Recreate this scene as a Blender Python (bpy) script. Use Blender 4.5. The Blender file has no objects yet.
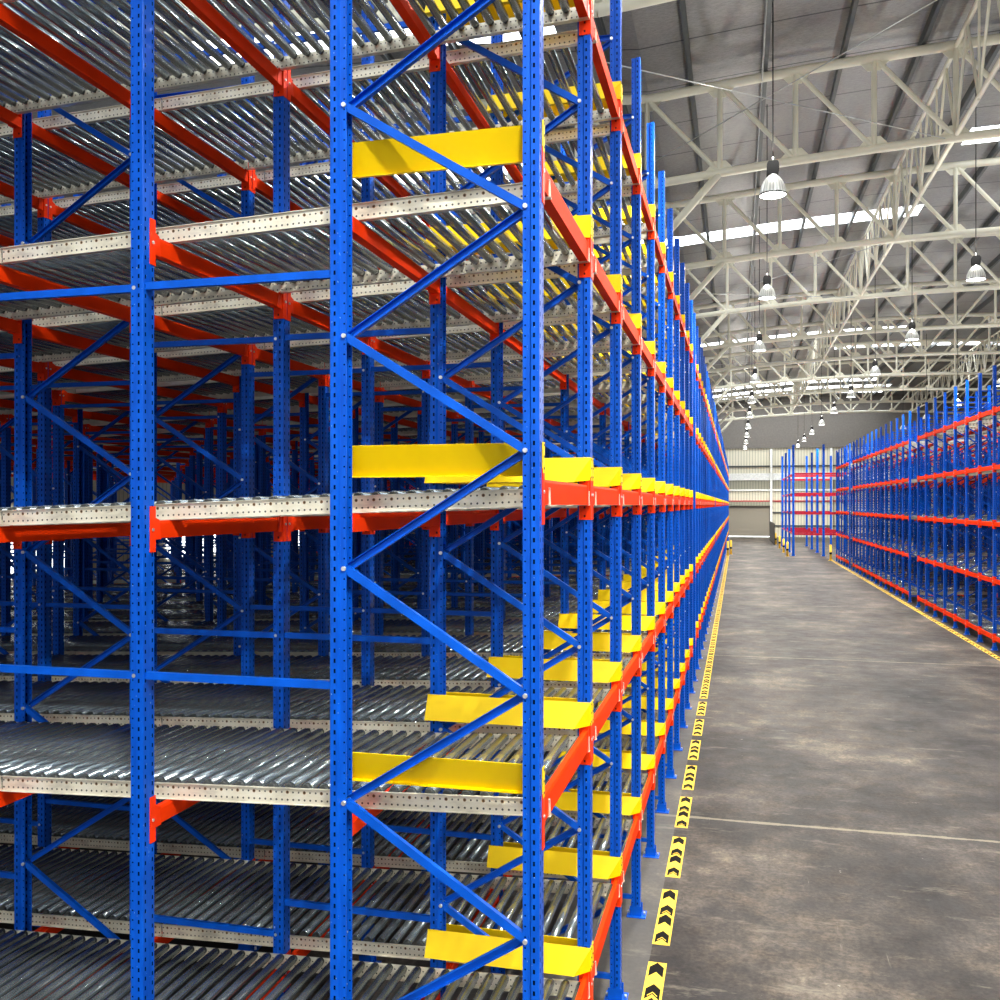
import bpy, math, random
from math import sin, cos, pi, radians, sqrt, atan2
PROBE = False
random.seed(7)
VIS = {
'bed': '''1 3 4 e a 0 f d b j 2 u p 9 5 y g t s q i 6 v x 8 1a 17 15 1c 1r 1p 18 1u 1f 1z 2j 1w 2b 14 29 1s 21 38 1h 2e 1o 30 2y 2g 2l 33 2c 3x 3p 42 3a 4m 3u 3n 31 35 127 4h 28 4o 6p 10 z
5q 7 128 c 3q 12 11s 6f 4j 12b 4w 3s 2x 3d 11d 10y 10j 44 2o 5g 12m 104 67 5d 13 3f 65 5b 6a 4r zp 5v 3z 5i 131 5l 4y 11t 11e 7j 10z 108 10k 13g 10n 5e 112 11h 11w 129 zt 105 3m
14p 13v 4k 14a 6r 12n 5n 51 74 154 12q zq r za 16 4t 132 12a 13h 135 177 14q 13w 7y 79 7t 15j 8s ze 6z a6 8d 2q 13k 4g 11u 11f 178 83 9c 15y 13z 17b 6k 5s 158 bk 6m 8x 16d 8i 47
10l 14b 16s 14e 107 68 1q 12o 155 7o 15n 10m 110 15k 6u 71 zs 17m 11g 12p 18g 88 5a h 15z 111 8u 106 9m 9r 7v 14t 162 16h 2a 179 18v 8p zd 13i zr 164 zb 136 16e c9 8n 6w 182 16t
181 97 6c 17a 14r 18h 17d 16j 14v d3 bf 9w 16w 2z 156 133 d8 12r 7g 17q 11v 134 14s 16f 17n 15p gf 137 a1 64 6h 5x 8a 13y 15l 14c 18w 16y 14g 13m al 92 26 185 18z 3o 13x dx ba 9h
7l 18k 142 15a 141 ab ag b0 15o 7e 13l 60 1e 19 144 49 94 fl cy 12s 12d aq bu 159 24 1x 7w''',
'frame': '''0 2 3 5 6 8 c 9 g l d a q e w i 8m h 12 8p 18 m 8j 8g 8d n 1e 8s t 8y 1k 91 8v 97 94 9a z o 1q s 9d 1w y 16 r 9g 9p 9s 9m 22 9j 9v 9y 28 1b a4 1c 1i 13 2e a1 15 a7 2k 1f ag 2q ad
9e aj aa 2w 9b 1g 1d 32 92 x 38 1m 3e 3k 1v 21 1a 3q 9n 3w 1r u a2 42 10 48 1o a5 4e 23 24 4k j 2n 4q 72 a3 9h 4w 26 25 52 1h 58 ae 5q 5e 9k 62 9q 5k 1t 9w 2y 98 a6 19 2f 2m 5w 6q
2d 2h 68 9t 6e 9z 1n 1l 2p 2x 6w 6k 78 1x ah 3a 74 ab 3d 14 29 7k 7y 7c 3o 1p 7i 7o 7g 80 95 76 7a 7s ac a0 7e 1u a8 a9 2i 27 84 1y 3y 7m al 2z 3h 7w 88 2v 3s 82 2c 7q 3i 9x 2g 7u
3c 2l 1s 9u 2r 45 4p 3b 4c 4b 2a 37 1j ak 86 5b 4s 3m 5a 3g 34 54 36 3t 41 2s 2b 4h 3z 5p 5r 47 5n 4u 6d 35 4i 39 31''',
'post': '''0 2 5 6 8 d e c i s q 1a g 1b 94 97 z 1c 9a m 1f 1k 1h 1e 9v 1i 9s 9m 12 x 1w 1u 19 t 8v 1m 9y 1s 22 9j a2 aj 2g 9w a8 9p 2u 9n 20 1z 2d 2o 9t 21 2j a9 2e ag 3t ak 2l 1y a7 2f 2r
1l aa 32 3g 23 ah af 3j''',
'beam': '''j d c e h 3 i 8 1 1d 2 7 1i 1c y 1h 9 u 18 x b 12 17 2g 13 v 26 11 2m w 16 1x 2b 2l 2h 1t 1w 4 1n 3z 3u 1u o 2c n 27 1m 1v 36 0 35 4y 5i 32 3p g 14 44 5d 33 6 3a 34 4k 2q 71 21 z
3k 22 4g 4j 4h 76 3f 63 20 4i 39 a 62 6w 58 1e 5z df 2r b2 7w 4t 60 94 8f 23 19 b7 53 61 6r 6m 8z 7s fx 7v 67 9u 2z8 6h 5n 2zc 7t 2zb 2za 2z9 7u 4o as 8p 49 30l 30h 9q 7b 30k 9t
30j 30i 9r c2 8u cg 9s m 31q 31u 7g lc 31s 31r 31t 66 6c c1 2a 330 9y 32z 333 cq c0 2y3 332 1b bz a3 8a bc 2y1 2xz 2y0 348 nz 331 ee by 2y2 34c dk ef da ip 34b 34a 349 eb 35l dp 4n
ec 35h 99 35i 35j ad 35k 28 gx cl 36u ai g2 ed 36q g7 gc gt ax 36t 36s 36r 2i 5 9e fs 37z gw gu 383 39a 2d bh 31y 398 80 d0 382 gv 9x jf du t9 25 31z 3al qm jd 381 380 3ah 5s 338
39b je 39c 3ak 3ai jb ik jc lx fi 399 3d3 lh 3d0 3cz 34h ej 35q 3bu iu 337 3d2 3aj 8k 36z lw 38d 388 35p 3e cb an 3ec fn gh 3az 3bt 3gt lv 7z 3bs 3br 3bq lt 3d1 3fi oc 3fh 1y qx 85
oe 3fl 36y 387 3fk od qv 3ea 3e9 lu of 38c 2k 3gr qt ob c6 jt''',
'guide': '''6 4 2 1 3 b d 5 l n 7 x a f j v h 17 i t 15 c k 1h p 1f 9 r s 13 z 1r g 1p 1d 21 u 12 m 19 11 1z 1b 1j 1n e 2b 29 w 1x 1l 14 1c 1t q 2l 2j 1v 1m 23 10 25 1a 27 2f 2d 1g 16 1o 1e 2n
1w 2v 2z 2h 2p 2r 2t o 35 31 3f 1y 2x 3d 33 3j 37 y 3h 3z 20 39 3r 2u 1k 2s 30 3p 4h 3b 3v 3t 43 18 4l 49 1q 3x 3n 1u 3l 4d 41 4j 26 4f 4n 4x 47 24 45 4p 59 4b 4t 2g 57 22 28 2q 4z
6d 5h 61 6b 4v 55 5f 5x 5d 53 65 5l 51 4r 2e 5j 5t 63 6l 75 89 1i 2c 5p 69 6t 8p 85 71 67 5n 79 2k 64 5v 5b 3a 2y 6n 77 7r 8v 5r b3 6v 7z 9x b1 1s 2m 2w 5z 6j 7n 87 9l ap ei 9t 7b
6r 6h al 9h 8n 3o 7t 7j 6z 6p 6f 2a 3u 4o 58 5s 6c 76 7h 8l 9f 9p 9z bn bx cr d1 ee 7f 92 9d a6 9n a7 bb bl d9 ed fh gb 36 7d 9a 73 86 91 az 7x 8r 9k 9v bt cn e1 a5 ff fd fx d5 an
br ad b7 9i 9j 8f 7v gz fl f1 er d3 c9 bo 5c ab 9r 3e 8d 83 34 50 2i''',
'tie': '''2 1 6 5 g k h m i l 14 15 18 1c 16 1a 1e 19 1d 26 22 21 1y 1t j 25 1u 2t 32 1x 31 2u 2q 2p 17 2x 3l n 41 1g 3p 2y 3m 4t o 42 1h 3x 4p 3y p 56 5a 1i q 4u 59 3q 55 51 1b 35 6e 3t 3u
52 62 6d 61 5x 36 5t 4q 46 99 8t 7t 7d 75 5y 79 b9 1v 7p 45 1z 96 4y a5 76 69 5u 7q 9t 4x 7u 9x 6h 65 95 8l 6i cp cl al c1 66 6a ba bx 8x 7x 7l ae dh 8h 7a ad 91 9y 8y 9a 1x9 g9 5d
7y by 5e 1yr 7h 1y8 1y9 e1 b5 8p 1xr 2s 6m 209 bp 1yq b6 92 aa bq 229 id fd e5 a9 a1 1xq 7m am 1z9 1wr gt hp fh dd ah 81 1x8 8i cm ai dx e9 bd 21q 9u c2 nu 219 20r 1zr 1w9 jd i9 h9
h1 gp f9 eh 1z8 8m fu 21r ot kp ld i1 hh g5 dt ex et ep ap 1w8 1wa d6 gm 1ys mi ud 1yu ox il gh ch d5 bh 208 39 1wq c6 ei fy 1ya im 23r 22r 13t 1zc t1 rl q9 ml m9 l5 k5 f5 gd fp el
c9 20q 2v 7b 3a da 1ws 1xa 1xs 1za 20s 26r zh 21c 20u zl vx st rh q5 p1 o5 md nd kh kx jl jh jt hx gx g1 fx d9 ct at 9h 228 21b 1zq 1yt 4v ci du f6 fa gi hu ha lu 1zs 21a qm te 25a
xa 25s 26s 26a 27s 27r 279 1h9 25r''',
}
SC = bpy.context.scene
COL = SC.collection

# ------------------------------------------------------------------ mesh helpers
class MB:
    def __init__(s): s.v = []; s.f = []; s.m = []; s.sm = []
    def quadbox(s, x0, x1, y0, y1, z0, z1, m=0):
        b = len(s.v)
        s.v += [(x0,y0,z0),(x1,y0,z0),(x1,y1,z0),(x0,y1,z0),(x0,y0,z1),(x1,y0,z1),(x1,y1,z1),(x0,y1,z1)]
        for q in ((0,3,2,1),(4,5,6,7),(0,1,5,4),(1,2,6,5),(2,3,7,6),(3,0,4,7)):
            s.f.append(tuple(b+i for i in q)); s.m.append(m); s.sm.append(False)
        return s
    def tube(s, p, q, r, n=8, m=0, r2=None, caps=True, smooth=True):
        r2 = r if r2 is None else r2
        d = [q[i]-p[i] for i in range(3)]; L = sqrt(sum(c*c for c in d)) or 1e-9
        d = [c/L for c in d]
        a = (0,0,1) if abs(d[2]) < .9 else (1,0,0)
        u = (d[1]*a[2]-d[2]*a[1], d[2]*a[0]-d[0]*a[2], d[0]*a[1]-d[1]*a[0])
        k = sqrt(sum(c*c for c in u)); u = [c/k for c in u]
        w = (d[1]*u[2]-d[2]*u[1], d[2]*u[0]-d[0]*u[2], d[0]*u[1]-d[1]*u[0])
        b = len(s.v)
        for (c, rr) in ((p, r), (q, r2)):
            for i in range(n):
                t = 2*pi*(i+.5)/n
                s.v.append(tuple(c[j]+rr*(cos(t)*u[j]+sin(t)*w[j]) for j in range(3)))
        for i in range(n):
            j = (i+1) % n
            s.f.append((b+i, b+j, b+n+j, b+n+i)); s.m.append(m); s.sm.append(smooth)
        if caps:
            s.f.append(tuple(b+i for i in reversed(range(n)))); s.m.append(m); s.sm.append(False)
            s.f.append(tuple(b+n+i for i in range(n))); s.m.append(m); s.sm.append(False)
        return s
    def prism(s, poly, axis, a, b_, m=0):
        """poly: 2D points; axis 'x','y','z' the extrusion axis"""
        b = len(s.v); n = len(poly)
        for t in (a, b_):
            for (p, q) in poly:
                s.v.append({'x': (t,p,q), 'y': (p,t,q), 'z': (p,q,t)}[axis])
        for i in range(n):
            j = (i+1) % n
            s.f.append((b+i, b+j, b+n+j, b+n+i)); s.m.append(m); s.sm.append(False)
        s.f.append(tuple(b+i for i in reversed(range(n)))); s.m.append(m); s.sm.append(False)
        s.f.append(tuple(b+n+i for i in range(n))); s.m.append(m); s.sm.append(False)
        return s
    def lathe(s, prof, n=20, c=(0,0,0), m=0):
        b = len(s.v)
        for (r, z) in prof:
            for i in range(n):
                t = 2*pi*i/n
                s.v.append((c[0]+r*cos(t), c[1]+r*sin(t), c[2]+z))
        for k in range(len(prof)-1):
            for i in range(n):
                j = (i+1) % n
                s.f.append((b+k*n+i, b+k*n+j, b+(k+1)*n+j, b+(k+1)*n+i)); s.m.append(m); s.sm.append(True)
        return s
    def poly(s, pts, m=0):
        b = len(s.v); s.v += [tuple(p) for p in pts]
        s.f.append(tuple(range(b, b+len(pts)))); s.m.append(m); s.sm.append(False)
        return s
    def channel(s, p, q, w, d, t, m=0, side=1):
        """C-channel from p to q in a plane y = const; w = width in plane, d = depth along y"""
        dx, dz = q[0]-p[0], q[2]-p[2]; L = sqrt(dx*dx+dz*dz); dx /= L; dz /= L
        nx, nz = -dz*w/2, dx*w/2
        def bar(a, b_, y0, y1):
            b = len(s.v)
            for y in (y0, y1):
                for (P, k) in ((p, a), (q, a), (q, b_), (p, b_)):
                    s.v.append((P[0]+nx*k, p[1]+y, P[2]+nz*k))
            for f in ((0,1,2,3),(7,6,5,4),(0,4,5,1),(1,5,6,2),(2,6,7,3),(3,7,4,0)):
                s.f.append(tuple(b+i for i in f)); s.m.append(m); s.sm.append(False)
        k = 1-2*t/w
        if side > 0: bar(-1, 1, d/2-t, d/2)
        else: bar(-1, 1, -d/2, -d/2+t)
        bar(k, 1, -d/2, d/2); bar(-1, -k, -d/2, d/2)
        return s
    def add(s, o, M=None, mo=0):
        """append another MB, moved by function M"""
        b = len(s.v)
        s.v += [M(v) for v in o.v] if M else o.v
        s.f += [tuple(b+i for i in f) for f in o.f]; s.m += [k+mo for k in o.m]; s.sm += o.sm
        return s
    def mesh(s, name, mats):
        me = bpy.data.meshes.new(name)
        me.from_pydata(s.v, [], s.f)
        me.polygons.foreach_set('material_index', s.m)
        me.polygons.foreach_set('use_smooth', s.sm)
        for k in (mats if isinstance(mats, (list, tuple)) else [mats]): me.materials.append(k)
        me.update()
        return me

def link(name, data, parent=None, loc=(0,0,0), rot=(0,0,0)):
    o = bpy.data.objects.new(name, data); COL.objects.link(o)
    if parent is not None: o.parent = parent
    o.location = loc; o.rotation_euler = rot
    return o
def tag(o, label, cat, group=None, kind=None):
    o['label'] = label; o['category'] = cat
    if group: o['group'] = group
    if kind: o['kind'] = kind
    return o
def struct(name, mb, mat):
    o = link(name, mb.mesh(name, mat)); o['kind'] = 'structure'; return o

# ------------------------------------------------------------------ materials
def nmat(name):
    m = bpy.data.materials.new(name); m.use_nodes = True
    nt = m.node_tree; b = nt.nodes['Principled BSDF']
    return m, nt, b
def mth(nt, op, a, b=None, c=None):
    n = nt.nodes.new('ShaderNodeMath'); n.operation = op
    for i, v in enumerate((a, b, c)):
        if v is None: continue
        if isinstance(v, (int, float)): n.inputs[i].default_value = v
        else: nt.links.new(v, n.inputs[i])
    return n.outputs[0]
def objxyz(nt):
    tc = nt.nodes.new('ShaderNodeTexCoord'); sp = nt.nodes.new('ShaderNodeSeparateXYZ')
    nt.links.new(tc.outputs['Object'], sp.inputs[0])
    return sp.outputs[0], sp.outputs[1], sp.outputs[2], tc
def noise(nt, vec, scale, detail=3, rough=.55):
    n = nt.nodes.new('ShaderNodeTexNoise'); n.inputs['Scale'].default_value = scale
    n.inputs['Detail'].default_value = detail; n.inputs['Roughness'].default_value = rough
    if vec is not None: nt.links.new(vec, n.inputs['Vector'])
    return n.outputs['Fac']
def ramp(nt, fac, stops):
    r = nt.nodes.new('ShaderNodeValToRGB'); e = r.color_ramp.elements
    while len(e) < len(stops): e.new(.5)
    for k, (p, c) in enumerate(stops):
        e[k].position = p; e[k].color = (c[0], c[1], c[2], 1)
    nt.links.new(fac, r.inputs[0]); return r.outputs[0]
def mix(nt, fac, a, b, mode='MIX'):
    n = nt.nodes.new('ShaderNodeMix'); n.data_type = 'RGBA'; n.blend_type = mode
    for sock, v in ((n.inputs[0], fac), (n.inputs[6], a), (n.inputs[7], b)):
        if isinstance(v, (int, float)): sock.default_value = v
        elif isinstance(v, tuple): sock.default_value = (v[0], v[1], v[2], 1)
        else: nt.links.new(v, sock)
    return n.outputs[2]
def vscale(nt, vec, s):
    n = nt.nodes.new('ShaderNodeMapping'); n.inputs['Scale'].default_value = s
    nt.links.new(vec, n.inputs['Vector']); return n.outputs[0]

def paint(name, col, rough=.35, metal=0., var=.12, spec=.4, scale=6):
    m, nt, b = nmat(name)
    tc = nt.nodes.new('ShaderNodeTexCoord')
    f = noise(nt, tc.outputs['Object'], scale, 3)
    dk = tuple(c*(1-var) for c in col); lt = tuple(min(1, c*(1+var)) for c in col)
    nt.links.new(ramp(nt, f, [(.3, dk), (.7, lt)]), b.inputs['Base Color'])
    b.inputs['Roughness'].default_value = rough; b.inputs['Metallic'].default_value = metal
    b.inputs['Specular IOR Level'].default_value = spec
    return m

BLUE = (.001, .082, .53)
def post_material():
    m, nt, b = nmat('blue_slotted_steel')
    x, y, z, tc = objxyz(nt)
    P = .0455
    zf = mth(nt, 'SUBTRACT', mth(nt, 'FRACT', mth(nt, 'DIVIDE', z, P)), .5)
    zs = mth(nt, 'ABSOLUTE', zf)                     # 0 at the slot centre
    slotz = mth(nt, 'LESS_THAN', zs, .21)
    sx = mth(nt, 'LESS_THAN', mth(nt, 'ABSOLUTE', mth(nt, 'SUBTRACT', x, .014)), .0048)
    mF = mth(nt, 'MULTIPLY', slotz, sx)
    hx = mth(nt, 'SUBTRACT', x, -.027)
    hz = mth(nt, 'MULTIPLY', zf, P)
    r2 = mth(nt, 'ADD', mth(nt, 'MULTIPLY', hx, hx), mth(nt, 'MULTIPLY', hz, hz))
    mH = mth(nt, 'LESS_THAN', r2, .0042**2)
    wy = mth(nt, 'LESS_THAN', mth(nt, 'ABSOLUTE', mth(nt, 'SUBTRACT', mth(nt, 'ABSOLUTE', y), .027)), .0045)
    wx = mth(nt, 'GREATER_THAN', x, .033)
    mW = mth(nt, 'MULTIPLY', mth(nt, 'MULTIPLY', wy, wx), slotz)
    mask = mth(nt, 'MAXIMUM', mth(nt, 'MAXIMUM', mF, mH), mW)
    f = noise(nt, vscale(nt, tc.outputs['Object'], (8, 8, 1.2)), 3, 4)
    base = ramp(nt, f, [(.3, (.001, .062, .44)), (.7, (.002, .100, .62))])
    chip = noise(nt, vscale(nt, tc.outputs['Object'], (40, 40, 22)), 2.2, 2)
    cm = mth(nt, 'GREATER_THAN', chip, .735)
    c1 = mix(nt, cm, base, (.35, .42, .55))
    nt.links.new(mix(nt, mask, c1, (.001, .004, .02)), b.inputs['Base Color'])
    nt.links.new(mth(nt, 'MULTIPLY_ADD', mask, .5, .33), b.inputs['Roughness'])
    nt.links.new(mth(nt, 'MULTIPLY_ADD', mask, -.18, .18), b.inputs['Specular IOR Level'])
    return m
def rail_material():
    m, nt, b = nmat('galvanised_rail')
    x, y, z, tc = objxyz(nt)
    def dots(z0, p, r, off=0.):
        a = mth(nt, 'MULTIPLY', mth(nt, 'SUBTRACT', mth(nt, 'FRACT', mth(nt, 'DIVIDE', mth(nt, 'ADD', x, off), p)), .5), p)
        c = mth(nt, 'SUBTRACT', z, z0)
        return mth(nt, 'LESS_THAN', mth(nt, 'ADD', mth(nt, 'MULTIPLY', a, a), mth(nt, 'MULTIPLY', c, c)), r*r)
    d = mth(nt, 'MAXIMUM', dots(.022, .0296, .0050), dots(.058, .0296, .0045))
    big = dots(.058, .0888, .0080)
    f = noise(nt, vscale(nt, tc.outputs['Object'], (3, 1, 8)), 2.5, 4)
    base = ramp(nt, f, [(.25, (.55, .51, .42)), (.5, (.84, .79, .64)), (.75, (.93, .90, .78))])
    c = mix(nt, big, base, (.30, .16, .06))
    nt.links.new(mix(nt, mth(nt, 'MULTIPLY', d, .93), c, (.02, .018, .015)), b.inputs['Base Color'])
    b.inputs['Metallic'].default_value = .35; b.inputs['Roughness'].default_value = .38
    return m
def connector_material(name, col):
    m, nt, b = nmat(name)
    x, y, z, tc = objxyz(nt)
    a = mth(nt, 'SUBTRACT', mth(nt, 'FRACT', mth(nt, 'DIVIDE', z, .05)), .5)
    m1 = mth(nt, 'MULTIPLY', mth(nt, 'LESS_THAN', mth(nt, 'ABSOLUTE', a), .13),
             mth(nt, 'LESS_THAN', mth(nt, 'ABSOLUTE', mth(nt, 'SUBTRACT', x, .006)), .005))
    nt.links.new(mix(nt, m1, col, (.08, .004, .004)), b.inputs['Base Color'])
    b.inputs['Specular IOR Level'].default_value = .12
    b.inputs['Roughness'].default_value = .35
    return m
M = {}
M['post'] = post_material()
M['blue'] = paint('blue_paint', BLUE, .36, var=.2, spec=.18)
M['bolt'] = paint('zinc_bolt', (.75, .75, .75), .3, .8)
M['orange'] = paint('orange_paint', (.86, .040, .002), .5, var=.12, scale=3, spec=.04)
M['conn'] = connector_material('orange_connector', (.88, .038, .003))
M['crimson'] = paint('crimson_paint', (.42, .006, .025), .4)
M['yellow'] = paint('yellow_paint', (.95, .64, .0), .42, var=.04, scale=3, spec=.3)
M['rail'] = rail_material()
M['cream'] = paint('cream_paint', (.88, .85, .70), .45, var=.06, scale=1.5)
M['roller'] = paint('steel_roller', (.27, .315, .345), .20, .74, var=.12, scale=1., spec=.6)
M['black'] = paint('black_plastic', (.008, .008, .009), .6, spec=.2)
M['dark'] = paint('dark_steel', (.06, .065, .065), .55, .3)
M['purlin'] = paint('grey_purlin', (.10, .11, .11), .5, .4)
M['galv'] = paint('galvanised_rod', (.55, .56, .55), .4, .6)

def emis(name, col, s):
    m, nt, b = nmat(name)
    b.inputs['Base Color'].default_value = (.8, .8, .8, 1)
    b.inputs['Emission Color'].default_value = (*col, 1); b.inputs['Emission Strength'].default_value = s
    return m
M['lampglow'] = emis('lamp_glow', (1, 1, .93), 9)
M['skylight'] = emis('daylit_sheet', (.93, .98, 1), 4.5)
def alum():
    m, nt, b = nmat('ribbed_reflector')
    tc = nt.nodes.new('ShaderNodeTexCoord')
    gr = nt.nodes.new('ShaderNodeTexGradient'); gr.gradient_type = 'RADIAL'
    nt.links.new(tc.outputs['Object'], gr.inputs[0])
    s = mth(nt, 'PINGPONG', mth(nt, 'MULTIPLY', gr.outputs['Fac'], 48), 1)
    nt.links.new(ramp(nt, s, [(0, (.42, .43, .42)), (1, (.85, .86, .84))]), b.inputs['Base Color'])
    b.inputs['Metallic'].default_value = .7; b.inputs['Roughness'].default_value = .3
    b.inputs['Emission Color'].default_value = (1, 1, .9, 1); b.inputs['Emission Strength'].default_value = .12
    return m
M['alum'] = alum()

def floor_material():
    m, nt, b = nmat('stained_concrete')
    x, y, z, tc = objxyz(nt); o = tc.outputs['Object']
    n0 = noise(nt, vscale(nt, o, (1, .8, 1)), .22, 5, .6)
    n1 = noise(nt, vscale(nt, o, (.8, .65, 1)), .62, 9, .70)
    n2 = noise(nt, vscale(nt, o, (1.2, 1.5, 1)), 1.9, 9, .74)
    n3 = noise(nt, o, 24, 5, .7)
    c = ramp(nt, n1, [(.36, (.013, .0115, .0125)), (.47, (.036, .0315, .030)), (.55, (.072, .063, .057)), (.68, (.20, .175, .145))])
    c = mix(nt, .8, c, ramp(nt, n0, [(.38, (.30, .30, .33)), (.5, (.48, .47, .46)), (.62, (.66, .63, .58))]), 'OVERLAY')
    c = mix(nt, .62, c, ramp(nt, n2, [(.38, (.12, .11, .13)), (.51, (.48, .46, .44)), (.64, (.95, .88, .76))]), 'OVERLAY')
    c = mix(nt, .45, c, ramp(nt, n3, [(.38, (.12, .12, .12)), (.66, (.90, .89, .86))]), 'OVERLAY')
    # small pale flecks and long scratches
    fl = noise(nt, vscale(nt, o, (1, 1, 1)), 9, 3, .6)
    c = mix(nt, ramp(nt, fl, [(.72, (0, 0, 0)), (.76, (.6, .6, .6))]), c, (.34, .32, .28))
    sc = noise(nt, vscale(nt, o, (9, .5, 1)), 1.6, 5, .7)
    c = mix(nt, ramp(nt, sc, [(.68, (0, 0, 0)), (.74, (.35, .35, .35))]), c, (.26, .24, .20))
    # pale patches of rubbed paint
    n4 = noise(nt, vscale(nt, o, (.5, 1.6, 1)), 1.9, 6, .75)
    c = mix(nt, ramp(nt, n4, [(.58, (0, 0, 0)), (.70, (.7, .7, .7))]), c, (.19, .165, .13))
    # sawn joints with pale filler, wavering
    w = mth(nt, 'MULTIPLY', mth(nt, 'SUBTRACT', noise(nt, o, .9, 4), .5), .10)
    yy = mth(nt, 'ADD', mth(nt, 'SUBTRACT', y, 10.75), w)
    fr = mth(nt, 'ABSOLUTE', mth(nt, 'SUBTRACT', mth(nt, 'FRACT', mth(nt, 'ADD', mth(nt, 'DIVIDE', yy, 11.7), .5)), .5))
    j = mth(nt, 'LESS_THAN', mth(nt, 'MULTIPLY', fr, 11.7), mth(nt, 'MULTIPLY_ADD', noise(nt, vscale(nt, o, (1, .2, 1)), 1.3, 6, .8), .11, -.025))
    c = mix(nt, mth(nt, 'MULTIPLY', j, .75), c, (.24, .215, .155))
    # paler unused strip along the rack between rack face and tape
    st = mth(nt, 'MULTIPLY', mth(nt, 'LESS_THAN', x, -.66), mth(nt, 'GREATER_THAN', x, -2.6))
    c = mix(nt, mth(nt, 'MULTIPLY', st, .38), c, (.16, .155, .15))
    nt.links.new(c, b.inputs['Base Color'])
    nt.links.new(mth(nt, 'MULTIPLY_ADD', n2, .6, .22), b.inputs['Roughness'])
    b.inputs['Specular IOR Level'].default_value = .13
    bp = nt.nodes.new('ShaderNodeBump'); bp.inputs['Strength'].default_value = .12; bp.inputs['Distance'].default_value = .01
    nt.links.new(n3, bp.inputs['Height']); nt.links.new(bp.outputs[0], b.inputs['Normal'])
    return m
M['floor'] = floor_material()

def roof_material():
    m, nt, b = nmat('foil_roof_lining')
    x, y, z, tc = objxyz(nt); o = tc.outputs['Object']
    fr = mth(nt, 'ABSOLUTE', mth(nt, 'SUBTRACT', mth(nt, 'FRACT', mth(nt, 'DIVIDE', y, 2.4)), .5))
    seam = mth(nt, 'LESS_THAN', fr, .012)
    n = noise(nt, vscale(nt, o, (3, 8, 1)), 2.6, 8, .75)
    n2 = noise(nt, o, .35, 3)
    c = ramp(nt, n, [(.3, (.20, .198, .196)), (.7, (.38, .374, .36))])
    c = mix(nt, .45, c, ramp(nt, n2, [(.3, (.33, .32, .34)), (.7, (.62, .62, .60))]), 'OVERLAY')
    nt.links.new(mix(nt, seam, c, (.07, .07, .075)), b.inputs['Base Color'])
    b.inputs['Metallic'].default_value = .2; b.inputs['Roughness'].default_value = .42
    bp = nt.nodes.new('ShaderNodeBump'); bp.inputs['Strength'].default_value = .25; bp.inputs['Distance'].default_value = .02
    nt.links.new(n, bp.inputs['Height']); nt.links.new(bp.outputs[0], b.inputs['Normal'])
    return m
M['roof'] = roof_material()
def cladding(name, col, pitch=.3):
    m, nt, b = nmat(name)
    x, y, z, tc = objxyz(nt)
    s = mth(nt, 'ADD', x, y)
    fr = mth(nt, 'ABSOLUTE', mth(nt, 'SUBTRACT', mth(nt, 'FRACT', mth(nt, 'DIVIDE', s, pitch)), .5))
    k = mth(nt, 'LESS_THAN', fr, .12)
    c = mix(nt, k, col, tuple(v*.62 for v in col))
    nt.links.new(c, b.inputs['Base Color']); b.inputs['Roughness'].default_value = .5
    return m
M['wall'] = cladding('cream_cladding', (.70, .66, .52))
M['wall2'] = cladding('olive_cladding', (.30, .29, .22))
M['white'] = paint('white_sheet', (.85, .85, .82), .5)
def shutter_mat():
    m, nt, b = nmat('roller_shutter_steel')
    x, y, z, tc = objxyz(nt)
    fr = mth(nt, 'FRACT', mth(nt, 'DIVIDE', z, .09))
    nt.links.new(ramp(nt, fr, [(0, (.17, .15, .12)), (.25, (.34, .31, .25)), (1, (.30, .27, .22))]), b.inputs['Base Color'])
    b.inputs['Roughness'].default_value = .5; b.inputs['Metallic'].default_value = .2
    return m
M['shutter'] = shutter_mat()
M['mark_y'] = paint('marking_yellow', (.84, .55, .06), .6, var=.1, scale=20, spec=.12)
M['mark_k'] = paint('marking_black', (.010, .009, .008), .8, spec=.05)

# ------------------------------------------------------------------ words
ORD = ('first second third fourth fifth sixth seventh eighth ninth tenth eleventh twelfth thirteenth fourteenth '
       'fifteenth sixteenth seventeenth eighteenth nineteenth twentieth').split()
LEVN = ['lowest', 'second', 'third', 'fourth', 'topmost']

# ------------------------------------------------------------------ layout of the two big racks
BAKE = .01135
DEC = .025
L0, L1, L2, PER = .843, 1.723, 2.750, 2.930
def hs(h, k=.987): return 3.54 + (h-3.54)*(k if h > 3.54 else 1-(1-k)*.15)
BT = [hs(3.66 + 1.393*(k-2)) for k in range(5)]           # top of the aisle beams, left rack
PL = []                                               # left planes, (y, block)
y = 3.882
for blk, n in enumerate((11, 13, 13, 8)):
    for k in range(n): PL.append((y + 1.4*k, blk))
    y = PL[-1][0] + 1.22
y = PL[-1][0] + 2.7
for k in range(22): PL.append((y + 1.4*k, 4))
NM = 6
PR = []
for k in range(9): PR.append((23.5 + 1.4*k, 0))
for k in range(13): PR.append((36.35 + 1.4*k, 1))
for k in range(6): PR.append((54.9 + 1.4*k, 2))
RX0 = 6.07
RT = [.31 + 1.378*k + .05 for k in range(5)]          # top of aisle beams, right rack
NR = 3
def line_L(i):                                        # i-th post line from the aisle
    m, k = divmod(i, 3); return PER*m + (L0, L1, L2)[k]
def beam_top(i, lev):
    L = line_L(i)
    if i == 0: return BT[lev] - BAKE*L
    return BT[lev] - .11 - DEC*(L-L0) - .008 - BAKE*L
def rbeam_top(i, lev):
    L = line_L(i) - L0
    if i == 0: return RT[lev]
    return RT[lev] - .1 + .03*L

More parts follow.
